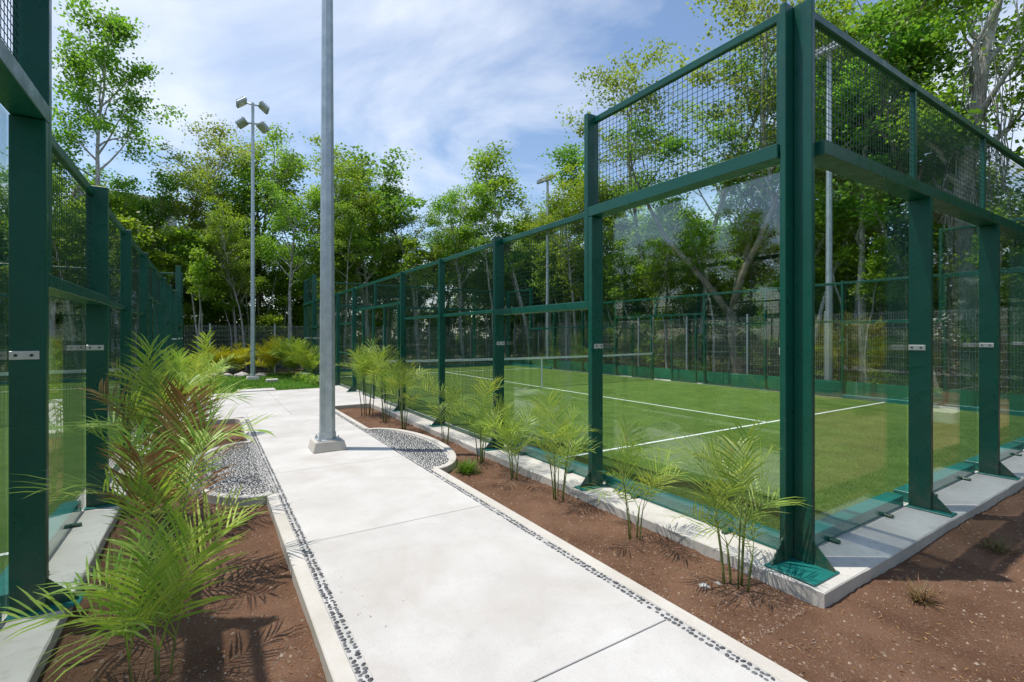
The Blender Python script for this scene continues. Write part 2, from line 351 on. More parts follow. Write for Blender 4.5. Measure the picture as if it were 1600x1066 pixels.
def mesh_panel(wd, ht, cell=.05, th=.0033, mat='green_wire'):
    key = ('mesh', round(wd, 3), round(ht, 3), cell, mat, th)
    if key in CACHE: return CACHE[key]
    V = []
    def bar(ax, c, L, o):
        h = th / 2
        for s1, s2, s3, s4 in (((-h, -h), (h, -h), (h, -h), (-h, -h)), ((h, -h), (h, h), (h, h), (h, -h)), ((h, h), (-h, h), (-h, h), (h, h)), ((-h, h), (-h, -h), (-h, -h), (-h, h))):
            p, q = s1, s2
            if ax == 'z': V.extend([(c + p[0], o + p[1], -L / 2), (c + q[0], o + q[1], -L / 2), (c + q[0], o + q[1], L / 2), (c + p[0], o + p[1], L / 2)])
            else: V.extend([(-L / 2, o + p[1], c + p[0]), (-L / 2, o + q[1], c + q[0]), (L / 2, o + q[1], c + q[0]), (L / 2, o + p[1], c + p[0])])
    cx, cz = (cell, cell) if not isinstance(cell, tuple) else cell
    n = int(wd / cx); m = int(ht / cz)
    for i in range(n + 1): bar('z', (i - n / 2) * cx, ht, 0)
    for i in range(m + 1): bar('x', (i - m / 2) * cz, wd, th * .9)
    CACHE[key] = quads_mesh('mesh_panel', np.array(V), mat); return CACHE[key]
def gusset_mesh():
    if 'gus' in CACHE: return CACHE['gus']
    t = .005; p = [(0, 0), (.14, 0), (.14, .012), (0, .16)]
    v = [(s * t, y, z) for s in (-1, 1) for y, z in p]
    CACHE['gus'] = pyd('gusset', v, [(3, 2, 1, 0), (4, 5, 6, 7), (0, 1, 5, 4), (1, 2, 6, 5), (2, 3, 7, 6), (3, 0, 4, 7)], 'green_paint'); return CACHE['gus']
def clamp_mesh():
    if 'clamp' in CACHE: return CACHE['clamp']
    bm = bmesh.new(); bmesh.ops.create_cube(bm, size=1); bmesh.ops.scale(bm, vec=(.008, .125, .048), verts=bm.verts); bmesh.ops.bevel(bm, geom=bm.edges[:], offset=.002, segments=1, affect='EDGES')
    for y in (-.035, .03):
        for s in (-1, 1):
            r = bmesh.ops.create_cone(bm, segments=8, radius1=.009, radius2=.008, depth=.006, cap_ends=True)
            bmesh.ops.rotate(bm, verts=r['verts'], cent=(0, 0, 0), matrix=Matrix.Rotation(math.pi / 2, 3, 'Y')); bmesh.ops.translate(bm, verts=r['verts'], vec=(s * .006, y, 0))
            for f in {f for q in r['verts'] for f in q.link_faces}: f.material_index = 1
    me = bpy.data.meshes.new('clamp'); bm.to_mesh(me); bm.free(); me.materials.append(MATS['steel_clamp']); me.materials.append(MATS['dark_bolt']); CACHE['clamp'] = me; return me
H2, H3, H4, HG, PD, PT = 1.953, 2.93, 3.905, 2.28, .155, .06
class Wall:                                # u along the wall, n outwards, z up
    def __init__(s, root, O, U, Nn): s.r = root; s.O = O; s.U = U; s.N = Nn; s.th = math.atan2(-Nn[0], Nn[1])
    def M(s, u, n, z): return T(s.O[0] + s.U[0] * u + s.N[0] * n, s.O[1] + s.U[1] * u + s.N[1] * n, z, s.th)
    def box(s, name, u0, u1, n0, n1, z0, z1, mat='green_paint', parent=None, bev=.004):
        return obj(name, box_mesh(u1 - u0, n1 - n0, z1 - z0, mat, bev), parent or s.r, s.M((u0 + u1) / 2, (n0 + n1) / 2, (z0 + z1) / 2))
    def corner(s, u, sg):
        p = s.box('post', u - .021, u + .021, 0, .135, .0015, H4)
        a, b = sorted((u - sg * .29, u + sg * .04)); s.box('base_plate', a, b, -.03, .30, .0015, .014, 'teal_sky_sheen', parent=p)
        obj('gusset', gusset_mesh(), p, s.M(u, .133, .013)); obj('clamp', clamp_mesh(), p, s.M(u + sg * .0255, .066, 1.472)); return p
    def post(s, u, z1, z0=0., glass=False, d=PD, t=PT, plate=True, g=False):
        p = s.box('post', u - t / 2, u + t / 2, 0.003 if g else 0, d, .0145 if g else z0, z1)
        if g: obj('gusset', gusset_mesh(), p, s.M(u, d - .002, .013))
        if plate:
            q = s.box('base_plate', u - .075, u + .075, -.01, d + .155, .0015, .014, 'teal_sky_sheen', parent=p)
            obj('gusset', gusset_mesh(), p, s.M(u, d - .002, .013))
        if glass:
            for sd in (-1, 1): obj('clamp', clamp_mesh(), p, s.M(u + sd * (t / 2 + .0045), .066, 1.472))
        return p
    def glass(s, u0, u1, z1):
        g = s.box('glass_pane', u0 + .012, u1 - .012, -.012, 0., .03, z1, 'glass', bev=.0015)
        b = s.box('base_rail', u0 + .04, u1 - .04, -.15, -.022, .0015, .10, 'teal_sky_sheen')
        for k in (.25, .75):
            u = u0 + (u1 - u0) * k; s.box('bracket', u - .02, u + .02, -.03, .055, .0015, .026, parent=b, bev=.006)
    def mesh(s, u0, u1, z0, z1, n=.03): return obj('mesh_panel', mesh_panel(u1 - u0, z1 - z0), s.r, s.M((u0 + u1) / 2, n, (z0 + z1) / 2))
    def rail(s, name, u0, u1, z0, z1, n0=.01, n1=.06): return s.box(name, u0, u1, n0, n1, z0, z1)
def side_wall(root, O, U, Nn):
    W = Wall(root, O, U, Nn); h = PT / 2
    def m(u): return u
    for flip in (0, 1):
        F = (lambda a, b: (a, b)) if not flip else (lambda a, b: (20 - b, 20 - a))
        c = W.corner(0.02 if not flip else 19.98, 1 if not flip else -1)
        W.post(F(2, 2)[0], H3 - .105, glass=True); W.post(F(4, 4)[0], H3 + .03, glass=True)
        a, b = F(.045, 2.0); W.glass(a, b, H3 - .10); a2, b2 = F(.045, 2.0 + h)
        W.rail('beam', a2, b2, H3 - .10, H3, .0, PD + .002)
        a, b = F(2.035, 2.095); W.box('step_post', a, b, 0, PD, H2 - .005, H4 + .02)
        a, b = F(.045, 2.034); W.rail('top_rail', a, b, H4 - .06, H4); W.mesh(a + .03, b - .03, H3 + .012, H4 - .06)
        a, b = F(.05, .10); W.box('mesh_frame', a, b, .005, .07, H3 + .002, H4 - .062)
        a, b = F(2.0 + h + .002, 4 - h); W.glass(a, b, H2 - .08); W.rail('beam', a, b, H2 - .085, H2 - .008, .0, PD + .002)
        a, b = F(2.097, 4 - h); W.rail('top_rail', a, b, H3 - .06, H3); W.mesh(a, b, H2 + .0, H3 - .06)
    for u in (6, 8, 12, 14): W.post(u, H3 - .002, d=.11, t=.055)
    for a, b in ((4, 6), (6, 8), (12, 14), (14, 16)):
        x, y = a + .03, b - .03
        W.rail('top_rail', x, y, H3 - .06, H3); W.rail('mid_rail', x, y, H2 - .045, H2); W.rail('bottom_rail', x, y, .0015, .05, .005, .045)
        if a >= 12: W.rail('mid_rail', x, y, 1.03, 1.07)
        W.mesh(x, y, .05, H3 - .06, n=-.002)
    W.rail('top_rail', 8.03, 11.97, H3 - .06, H3); W.rail('gate_beam', 8.03, 11.97, HG - .03, HG + .03); W.box('post', 9.97, 10.03, .01, .07, HG + .032, H3 - .062)
    W.mesh(8.03, 9.97, HG + .03, H3 - .06, n=-.002); W.mesh(10.03, 11.97, HG + .03, H3 - .06, n=-.002)
    for a, b in ((8.32, 9.30), (10.2, 11.12)):
        g = W.box('gate_post', a - .025, a + .025, .01, .06, .0015, HG - .032); W.box('gate_post', b - .025, b + .025, .01, .06, .0015, HG - .032)
        W.mesh(a + .025, b - .025, .05, HG - .04, n=-.002); W.rail('bottom_rail', a + .027, b - .027, .0015, .05, .005, .045)
    W.mesh(8.03, 8.29, .05, HG - .04, n=-.002); W.mesh(11.15, 11.97, .05, HG - .04, n=-.002)
def end_wall(root, O, U, Nn):
    W = Wall(root, O, U, Nn); h = PT / 2
    W.post(-.012, H4, d=.125, t=.042, plate=False, g=True); W.post(10.012, H4, d=.125, t=.042, plate=False, g=True)
    for u in (2, 4, 6, 8): W.post(u, H3 - .10, glass=True, d=.165); W.box('mesh_frame', u - .02, u + .02, .005, .05, H3 + .002, H4 - .062)
    W.rail('beam', .045, 9.955, H3 - .098, H3, .0, PD + .012); W.rail('top_rail', .045, 9.955, H4 - .06, H4, .005, .06)
    for a in (0, 2, 4, 6, 8):
        x, y = (a + h if a else .045), (a + 2 - h if a < 8 else 9.955)
        W.glass(x, y, H3 - .10)
        W.mesh(x + .0, y, H3 + .002, H4 - .06)
    for u in (.07, 9.93): W.box('mesh_frame', u - .02, u + .02, .005, .07, H3 + .002, H4 - .062)
def net(x0, sg, label):
    t = empty('padel_net', (x0 + sg * 5, 10, 0)); tag(t, label, 'net')
    for k in (.12, 9.88):
        obj('net_post', box_mesh(.07, .07, .95, 'green_paint', .006), t, T(x0 + sg * k, 10, .475 + .012))
    n = 40; V = []
    def top(a): return .885 + .035 * ((a - 5) / 5) ** 2
    h = .0016
    def bar(p, q):
        p, q = Vector(p), Vector(q); d = (q - p).normalized(); s = d.cross(Vector((0, 1, 0))).normalized() * h; o = Vector((0, h, 0))
        for a, b in ((s + o, s - o), (s - o, -s - o), (-s - o, -s + o), (-s + o, s + o)): V.extend([tuple(p + a), tuple(p + b), tuple(q + b), tuple(q + a)])
    a = .18
    while a < 9.83: bar((sg * (a - 5), 0, .02), (sg * (a - 5), 0, top(a))); a += .045
    for j in range(20):
        z = .02 + .045 * j
        bar((-4.84, 0, z), (4.84, 0, z))
    obj('netting', quads_mesh('netting', np.array(V), 'net_cord'), t, T(x0 + sg * 5, 10, .012))
    V = []; F = []
    for i in range(n + 1):
        a = .15 + 9.7 * i / n; z = top(a) + .012
        for y, zz in ((-.008, z - .03), (.008, z - .03), (.008, z + .03), (-.008, z + .03)): V.append((sg * (a - 5), y, zz))
    for i in range(n):
        for k in range(4): F.append((i * 4 + k, i * 4 + (k + 1) % 4, i * 4 + 4 + (k + 1) % 4, i * 4 + 4 + k))
    obj('top_tape', pyd('top_tape', V, F, 'white_tape'), t, T(x0 + sg * 5, 10, 0))
    obj('centre_strap', box_mesh(.05, .014, .875, 'white_tape', .002), t, T(x0 + sg * 5, 10, .4495))
def court(x0, sg, so, wlabel, nlabel):
    X = lambda a: x0 + sg * a
    xs = sorted((X(-so), X(10.33)))
    s = structure(slab_ring('court_slab', xs[0], xs[1], -.34, 20.34))
    t = structure(obj('court_turf', box_mesh(9.74, 19.74, .012, 'turf', 0), None, T(X(5), 10, .0065)))
    for y in (3.05, 16.95): obj('court_line', box_mesh(9.7, .05, .004, 'line_paint', 0), t, T(X(5), y, .0146))
    obj('court_line', box_mesh(.05, 13.85, .004, 'line_paint', 0), t, T(X(5), 10, .0146))
    r = empty('padel_court_enclosure', (X(5), 10, 0)); tag(r, wlabel, 'court enclosure', 'padel court enclosures')
    side_wall(r, (X(0), 0), (0, 1), (-sg, 0)); side_wall(r, (X(10), 0), (0, 1), (sg, 0))
    end_wall(r, (X(0), 0), (sg, 0), (0, -1)); end_wall(r, (X(0), 20), (sg, 0), (0, 1))
    net(x0, sg, nlabel)
court(XR, 1, SR, 'green steel, glass and mesh padel court enclosure with its corner nearest, right of the path', 'padel net with white top tape across the court right of the path')
court(XL, -1, SL, 'green steel, glass and mesh padel court enclosure on the left side of the path', 'padel net with white top tape inside the court left of the path')

# ------------------------------------------------------------------ lamp posts
def floodlight(parent, M):
    h = obj('floodlight', box_mesh(.47, .37, .11, 'lamp_housing', .02), parent, M)
    obj('lens', box_mesh(.42, .32, .012, 'lamp_lens', .004), h, M @ Matrix.Translation((0, 0, -.059)))
    for i in range(4): obj('cooling_fin', box_mesh(.39, .014, .06, 'lamp_housing', .002), h, M @ Matrix.Translation((0, -.12 + i * .08, .081)))
def lamp_post(x, y, zb, H, label, dirs, rb=.108, rt=.055, plinth=True):
    t = empty('lamp_post', (x, y, zb)); tag(t, label, 'lamp post', 'floodlight poles of the courts')
    z0 = zb
    if plinth:
        bm = bmesh.new(); bmesh.ops.create_cube(bm, size=1); bmesh.ops.scale(bm, vec=(.44, .44, .13), verts=bm.verts)
        for v in bm.verts:
            if v.co.z > 0: v.co.x *= .86; v.co.y *= .86
        bmesh.ops.bevel(bm, geom=bm.edges[:], offset=.008, segments=2, affect='EDGES'); me = bpy.data.meshes.new('plinth'); bm.to_mesh(me); bm.free(); me.materials.append(MATS['kerb_concrete'])
        obj('plinth', me, t, T(x, y, zb + .066)); z0 = zb + .131
        obj('base_plate', box_mesh(.29, .29, .014, 'galvanised', .003), t, T(x, y, z0 + .007))
        for a in (-1, 1):
            for b in (-1, 1):
                q = TB(); q.tube([(0, 0, 0), (0, 0, .055)], [.010, .010], 6); q.tube([(0, 0, .012), (0, 0, .03)], [.019, .019], 6)
                obj('bolt', q.mesh('bolt', 'galvanised', False), t, T(x + a * .122, y + b * .122, z0 + .006))
        z0 += .012
    q = TB(); q.tube([(0, 0, 0), (0, 0, H - z0)], [rb, rt], 8); obj('pole', q.mesh('pole', 'galvanised', False), t, T(x, y, z0, math.radians(22.5)))
    if plinth:
        q = TB(); q.tube([(0, 0, 0), (0, 0, .09)], [rb + .010, rb + .008], 8); obj('collar', q.mesh('collar', 'galvanised', False), t, T(x, y, z0, math.radians(22.5)))
    for k, (zz, dl) in enumerate(dirs):
        q = TB(); q.tube([(-.34, 0, 0), (.34, 0, 0)], [.03, .03], 6)
        for ax, ay in dl[:1]:
            an = math.atan2(ay, ax)
            obj('cross_arm', q.mesh('cross_arm', 'galvanised'), t, T(x, y, H + zz, an + math.pi / 2 if len(dl) == 1 else an))
        for ax, ay in dl:
            an = math.atan2(ay, ax)
            if len(dl) == 2: offs = (0,)
            else: offs = (-.27, .27)
            for o_ in offs:
                M = T(x, y, H + zz, an) @ Matrix.Translation((.36 if len(dl) == 2 else .14, o_, -.02)) @ Matrix.Rotation(math.radians(38), 4, 'Y') @ Matrix.Rotation(math.pi / 2, 4, 'Z')
                floodlight(t, M)
E2 = [(-.06, [(-1, 0), (1, 0)]), (-.75, [(-1, .35), (1, .35)])]
lamp_post(-2.11, 5.25, .001, 10.0, 'near tall galvanised floodlight pole standing in the middle of the white path', E2)
x, y = ray(395, 17.5); lamp_post(x, y, -.05, 10.05, 'galvanised floodlight pole with four lamp heads on the lawn beyond the path', E2, .085, .05)
lamp_post(11.0, 4.74, -.17, 9.5, 'galvanised floodlight pole behind the right court, seen beside the corner post', [(-.05, [(-1, .0)])], .10, .06, False)
lamp_post(11.0, 17.8, -.17, 9.5, 'galvanised floodlight pole behind the far part of the right court', [(-.05, [(-1, -.2)])], .10, .06, False)

# ------------------------------------------------------------------ perimeter fence, low wall, screen, building
def fence(name, label, p, q, H, step, mat_post, mat_wire, cell, group=None):
    L = math.dist(p, q); n = max(1, round(L / step)); d = ((q[0] - p[0]) / L, (q[1] - p[1]) / L); th = math.atan2(d[1], d[0])
    t = empty(name, ((p[0] + q[0]) / 2, (p[1] + q[1]) / 2, -.17)); tag(t, label, 'fence', group)
    for i in range(n + 1):
        a = L * i / n; obj('post', box_mesh(.06, .06, H + .2, mat_post, .006), t, T(p[0] + d[0] * a, p[1] + d[1] * a, (H + .2) / 2 - .2, th))
        if i < n:
            b = L * (i + .5) / n; obj('mesh_panel', mesh_panel(L / n - .02, H - .02, cell, .0048, mat_wire), t, T(p[0] + d[0] * b + d[1] * .036, p[1] + d[1] * b - d[0] * .036, H / 2 - .06, th))
    return t
fence('wire_fence', 'grey galvanised wire mesh fence at the forest edge behind the right court', (12.1, -7.0), (12.1, 22.6), 2.3, 2.5, 'galvanised', 'galv_wire', (.055, .2))
fence('wire_fence', 'grey galvanised wire mesh fence at the forest edge beyond the lawn', (-16.2, 22.9), (11.8, 22.9), 2.1, 2.5, 'galvanised', 'galv_wire', (.055, .2))
lw = empty('low_wall', (10.75, 8, -.17)); tag(lw, 'low green painted board wall along the outside of the right court', 'wall')
yy = -.2
while yy < 20.4: obj('board', box_mesh(.04, 1.99, .52, 'green_screen', .006), lw, T(10.75, yy + 1, .10)); yy += 2.0
sc = fence('screen_fence', 'green screened fence standing out of frame at right, mirrored in the end glass', (10.5, -7.6), (19.5, -5.6), 2.0, 2.4, 'green_paint', 'green_wire', .05)
for i in range(4):
    a = (i + .5) / 4; obj('screen_panel', box_mesh(2.2, .012, 1.8, 'green_screen', .002), sc, T(10.5 + 9 * a, -7.6 + 2 * a - .06, .85, math.atan2(2, 9)))
bx_, by_ = ray(195, 52)
bd = empty('building', (bx_, by_, -.17), .25); tag(bd, 'grey-blue building glimpsed through the trees above the left court', 'building')
Mb = T(bx_, by_, 0, .25); obj('wall', box_mesh(8, 7, 16.0, 'building_wall', .02), bd, Mb @ Matrix.Translation((0, 0, 7.8)))
obj('roof', box_mesh(8.5, 7.5, .4, 'kerb_concrete', .02), bd, Mb @ Matrix.Translation((0, 0, 16.0)))
for fl in range(5):
    for k in range(4):
        wn = obj('window', box_mesh(1.1, .12, 1.5, 'window_glass', .01), bd, Mb @ Matrix.Translation((-2.9 + k * 1.93, -3.53, 2.0 + fl * 3.2)))
        obj('sill', box_mesh(1.3, .25, .12, 'kerb_concrete', .01), wn, Mb @ Matrix.Translation((-2.9 + k * 1.93, -3.58, 1.12 + fl * 3.2)))

# ------------------------------------------------------------------ palms
def frond_mesh(name, seed, L, e0, droop, npair, ll, lw_, mat):
    r = random.Random(seed); V = []; F = []
    # rachis curve in the x-z plane
    P = [Vector((0, 0, 0))]; a = e0; n = 14; ds = L / n; tw = r.uniform(-.15, .15); yaw = 0
    D = []
    for i in range(n):
        d = Vector((math.cos(a) * math.cos(yaw), math.cos(a) * math.sin(yaw), math.sin(a))); P.append(P[-1] + d * ds); D.append(d); a -= droop / n * (.4 + 1.2 * i / n); yaw += tw / n
    D.append(D[-1])
    tb = TB(); tb.tube(P[::2], [.0045 * (1 - .8 * i / (n / 2)) * L / .75 for i in range(n // 2 + 1)], 4); V += tb.v; F += tb.f
    for i in range(npair):
        t = .22 + .78 * i / (npair - 1); k = t * n; j = min(int(k), n - 1); p = P[j].lerp(P[j + 1], k - j); d = D[j]
        up = Vector((-d.z * math.cos(0), 0, d.x)).normalized() if abs(d.x) > .01 else Vector((0, 0, 1))
        if up.z < 0: up = -up
        ln = ll * (.55 + .6 * math.sin(math.pi * min(1, (t - .12) / .95)) ** .8) * r.uniform(.85, 1.1) * (1 if t < .97 else .8)
        for s in (-1, 1):
            side = Vector((0, s, 0)); fwd = .42 + .60 * t + r.uniform(-.14, .14)
            dr = (side * math.cos(fwd) + d * math.sin(fwd) + up * r.uniform(.05, .50)).normalized()
            wv = dr.cross(up).normalized() * lw_ * .5 * r.uniform(.8, 1.1)
            if r.random() < .04: continue
            pts = []; q = p.copy(); dd = dr.copy(); g = r.uniform(.10, .30)
            for m in range(4):
                pts.append(q.copy()); q = q + dd * ln / 3; dd = (dd + Vector((0, 0, -g * (m + 1) * .55))).normalized()
            b = len(V); ws = (.35, 1., .75)
            for m in range(3): V += [tuple(pts[m] - wv * ws[m]), tuple(pts[m] + wv * ws[m])]
            V.append(tuple(pts[3])); F += [(b, b + 1, b + 3, b + 2), (b + 2, b + 3, b + 5, b + 4), (b + 4, b + 5, b + 6)]
    return pyd(name, V, F, mat)
FR = {}
def frset(key, mat, L, npair, ll, lw_):
    FR[key] = [frond_mesh('frond', 100 + i * 7, L * (.85 + .06 * i), math.radians(e), dp, npair, ll, lw_, mat) for i, (e, dp) in enumerate(((86, .35), (78, .8), (66, 1.1), (54, 1.2), (72, 1.9), (36, 1.3)))]
frset('young', 'frond', .50, 14, .23, .0108)
frset('big', 'frond', .80, 16, .32, .0175)
frset('bigdark', 'frond_dark', .80, 16, .32, .0185)
frset('yellow', 'frond_yellow', 1.2, 26, .34, .03)
frset('full', 'frond', 1.1, 26, .30, .026)
frset('dead', 'frond_dead', .75, 18, .30, .018)
def palm(label, x, y, zb, canes, h0, h1, keys, seed, nf=(3, 5), spread=.09, group='young palms planted beside the path', sc=1.0, lean=.12):
    r = random.Random(seed); t = empty('areca_palm', (x, y, zb)); tag(t, label, 'palm', group)
    for c in range(canes):
        an = 2 * math.pi * c / canes + r.uniform(-.5, .5); rr = spread * r.uniform(.3, 1); h = r.uniform(h0, h1)
        bx, by = x + rr * math.cos(an), y + rr * math.sin(an); lx, ly = lean * h * math.cos(an), lean * h * math.sin(an)
        pts = [(bx + lx * (k / 4) ** 1.5, by + ly * (k / 4) ** 1.5, zb - .03 + (h + .03) * k / 4) for k in range(5)]
        R = .0065 * sc * r.uniform(.8, 1.25)
        tb = TB(); tb.tube(pts, [R * 1.25, R, R, R * .95, R * .7], 6); obj('stem', tb.mesh('stem', 'cane'), t)
        tx, ty, tz = pts[-1]; n = r.randint(*nf)
        for k in range(n):
            fa = an + r.uniform(-.6, .6) + 2 * math.pi * k / n * (1 if n > 2 else .5); vi = (0, 1, 2, 3, 4, 5)[min(5, int(r.random() * 2.2 + k * 4.2 / n))]
            key = keys[0] if len(keys) == 1 or r.random() < .72 else keys[r.randrange(1, len(keys))]
            s = sc * r.uniform(.8, 1.12)
            obj('frond', FR[key][vi], t, Matrix.Translation(tuple(Vector(pts[3]).lerp(Vector(pts[4]), .97 - .9 * r.random() * (k / n)))) @ Matrix.Rotation(fa, 4, 'Z') @ Matrix.Rotation(r.uniform(-.3, .3), 4, 'X') @ Matrix.Scale(s, 4))
    return t
zs = -.085
G = 'young palms in the bed along the right court'
palm('young palm with five thin canes nearest the corner post of the right court', -.55, .09, zs, 5, 0.19, .62, ['young'], 5, (2, 3), .08, G, 1.0)
palm('slim young palm second from the corner post in the right bed', -.56, 1.0, zs, 4, 0.19, .66, ['young'], 9, (2, 3), .07, G, .98)
palm('young palm third from the corner post, before the lower glass pane', -.52, 2.08, zs, 6, 0.22, .70, ['young'], 14, (2, 3), .08, G, 1.0)
palm('low spreading young palm fourth from the corner post in the right bed', -.50, 2.9, zs, 5, 0.14, .45, ['young'], 22, (2, 3), .08, G, 1.0)
palm('young palm fifth from the corner post, behind the small green bush', -.48, 3.75, zs, 5, 0.17, .62, ['young'], 31, (2, 3), .08, G, 1.05)
palm('wispy young palm beside the kerb of the pebble half-circle, right bed', -.44, 4.95, zs, 4, 0.25, .75, ['young'], 37, (2, 3), .07, G, 1.05)
palm('thin tall young palm just beyond the right pebble half-circle', -.62, 6.35, zs, 5, 0.30, .85, ['young'], 41, (2, 3), .08, G, 1.05)
palm('bushy young palm second from the far end of the right bed', -.62, 7.3, zs, 5, 0.28, .8, ['young'], 47, (2, 3), .08, G, 1.1)
palm('tall young palm with full crown at the far end of the right bed', -.72, 8.25, zs, 6, .7, 1.0, ['young'], 53, (4, 5), .12, G, 1.25)
G = 'palms in the bed along the left court'
palm('low broad-leaved palm at the bottom left, nearest the viewer', -3.74, 1.10, zs, 4, .06, .22, ['big', 'bigdark'], 61, (2, 3), .10, G, .80)
palm('dense palm with some browned fronds, second in the left bed', -3.80, 1.90, zs, 4, .10, .60, ['big', 'bigdark', 'dead'], 67, (2, 3), .12, G, .85)
palm('full palm with arching fronds, third in the left bed', -3.80, 2.65, zs, 4, .15, .80, ['big', 'bigdark', 'dead'], 71, (2, 2), .12, G, .85)
palm('tall bright palm at the near side of the left pebble half-circle', -3.80, 3.40, zs, 4, .30, 1.0, ['big', 'big', 'dead'], 79, (2, 3), .12, G, .95)
palm('palm squeezed between the left court and the pebble half-circle', -4.02, 4.9, zs, 4, .6, .9, ['big'], 83, (2, 2), .08, G, 1.0)
palm('feathery palm just beyond the left pebble half-circle', -3.75, 6.9, zs, 5, .5, .95, ['full'], 89, (2, 3), .12, G, .72)
palm('feathery palm at the far end of the left bed', -3.75, 8.0, zs, 5, .5, .95, ['full'], 97, (2, 3), .12, G, .72)
G = 'palms behind the lawn'
for i, (px, fw, key, lab, s) in enumerate(((338, 19.6, 'yellow', 'yellow-green palm on the lawn edge, left of the far floodlight pole', .8), (372, 20.2, 'yellow', 'yellow palm among pale stones directly left of the far floodlight pole', .85),
        (424, 19.4, 'yellow', 'bright yellow palm with upright fronds right of the far floodlight pole', 1.1), (455, 18.8, 'full', 'green feathery palm at the right end of the lawn', 1.2), (485, 18.2, 'full', 'green palm in front of the far corner of the right court', 1.1))):
    x, y = ray(px, fw); palm(lab, x, y, -.05, 5, .12, .35, [key], 120 + i * 5, (4, 5), .14, G, s)
palm('yellow palm standing right of the viewer, mirrored in the end glass', 8.9, -3.4, zs, 7, .3, .8, ['yellow'], 160, (4, 6), .2, 'palms in the front bed', 1.35)
palm('green palm standing far right of the viewer, mirrored in the end glass', 6.4, -4.6, zs, 5, .3, .6, ['full'], 166, (4, 5), .2, 'palms in the front bed', 1.2)

# small plants
def tuft(name, label, cat, x, y, zb, n, L, wd, mat, seed, group=None, up=.9):
    r = random.Random(seed); V = []; F = []
    for i in range(n):
        an = r.uniform(0, 6.28); el = r.uniform(.25, 1.3) * up; d = Vector((math.cos(an) * math.cos(el), math.sin(an) * math.cos(el), math.sin(el))); l = L * r.uniform(.6, 1.1)
        p = Vector((r.gauss(0, .025), r.gauss(0, .025), -.01)); s = Vector((-math.sin(an), math.cos(an), 0)) * wd * .5; q = p + d * l * .55; e = p + d * l + Vector((0, 0, -.12 * l)); b = len(V)
        V += [tuple(p - s), tuple(p + s), tuple(q + s * .8), tuple(q - s * .8), tuple(e)]; F += [(b, b + 1, b + 2, b + 3), (b + 3, b + 2, b + 4)]
    o = obj(name, pyd(name, V, F, mat), None, T(x, y, zb)); tag(o, label, cat, group); return o
tuft('grass_tuft', 'spiky reddish-green tuft in the bare soil before the end glass, nearer one', 'plant', .28, -.63, -.08, 110, .17, .006, 'tuft_blade', 3, 'spiky tufts in the soil')
tuft('grass_tuft', 'dark spiky tuft in the soil farther along the end glass', 'plant', 1.62, -.66, -.08, 100, .17, .006, 'tuft_blade', 4, 'spiky tufts in the soil')
tuft('small_bush', 'small low bright green bush by the kerb of the right pebble half-circle', 'bush', -.86, 3.42, -.08, 260, .24, .012, 'grass_blade', 5)
rr = random.Random(77)
def leafy(name, label, x, y, zb, n, R, H, mat, seed, ls=.07):
    g = np.random.default_rng(seed); c = g.normal(size=(n, 3)); c /= np.linalg.norm(c, axis=1)[:, None]; c *= (g.random(n) ** .4)[:, None]; c = c * np.array([R, R, H / 2]) + np.array([0, 0, H / 2]); c[:, 2] = np.maximum(c[:, 2], .0)
    V = leaf_quads(c, g, ls, .5); o = obj(name, quads_mesh(name, V, mat), None, T(x, y, zb)); tag(o, label, 'bush', 'bushes round the lawn'); return o
def leaf_quads(c, g, L, asp=.42, up=.6):
    n = len(c); nr = g.normal(size=(n, 3)); nr[:, 2] = np.abs(nr[:, 2]) + up; nr /= np.linalg.norm(nr, axis=1)[:, None]
    d = g.normal(size=(n, 3)); d -= (d * nr).sum(1)[:, None] * nr; d /= np.linalg.norm(d, axis=1)[:, None]; s = np.cross(nr, d)
    l = (L * g.uniform(.65, 1.25, n))[:, None]; V = np.empty((n, 4, 3))
    V[:, 0] = c - d * l * .5; V[:, 1] = c + s * l * asp - nr * l * .10 - d * l * .05; V[:, 2] = c + d * l * .5 - nr * l * .12; V[:, 3] = c - s * l * asp - nr * l * .10 - d * l * .05
    return V.reshape(-1, 3)
def rock(label, x, y, z, s, seed, group=None):
    r = random.Random(seed); bm = bmesh.new(); bmesh.ops.create_icosphere(bm, subdivisions=2, radius=1)
    for v in bm.verts: v.co *= 1 + .28 * mn.noise(v.co * 1.3 + Vector((seed, 0, 0))) + .10 * mn.noise(v.co * 4 + Vector((seed, 3, 0))); v.co.x *= s; v.co.y *= s * r.uniform(.6, .9); v.co.z *= s * .55
    me = bpy.data.meshes.new('stone'); bm.to_mesh(me); bm.free(); me.materials.append(MATS['stone']); o = obj('stone', me, None, T(x, y, z, r.uniform(0, 6))); tag(o, label, 'stone', group)
rock('pale stone lying in the soil left of the nearest young palm', -.74, .20, -.075, .035, 2); rock('smaller grey stone next to the pale stone by the nearest palm', -.64, .17, -.075, .025, 5)
for i, (px, fw, s, lab) in enumerate(((330, 18.6, .26, 'pale boulder at the left end of the lawn edge'), (356, 19.0, .2, 'flat grey boulder left of the far floodlight pole'), (377, 18.9, .28, 'pale long boulder just behind the far floodlight pole'), (408, 18.9, .24, 'grey boulder right of the far floodlight pole'), (345, 19.6, .2, 'small boulder behind the yellow-green palm'))):
    x, y = ray(px, fw); rock(lab, x, y, -.02, s, 20 + i, 'boulders along the lawn')
cb_ = obj('concrete_cover', box_mesh(.36, .36, .10, 'kerb_concrete', .01), None, T(*ray(425, 16.6), .02)); tag(cb_, 'small square concrete cover in the lawn right of the far pole', 'cover')
cb2 = obj('concrete_block', box_mesh(1.0, .7, .22, 'kerb_concrete', .01), None, T(8.85, -1.75, 0.01)); tag(cb2, 'concrete block on the soil before the end glass, far right', 'block')
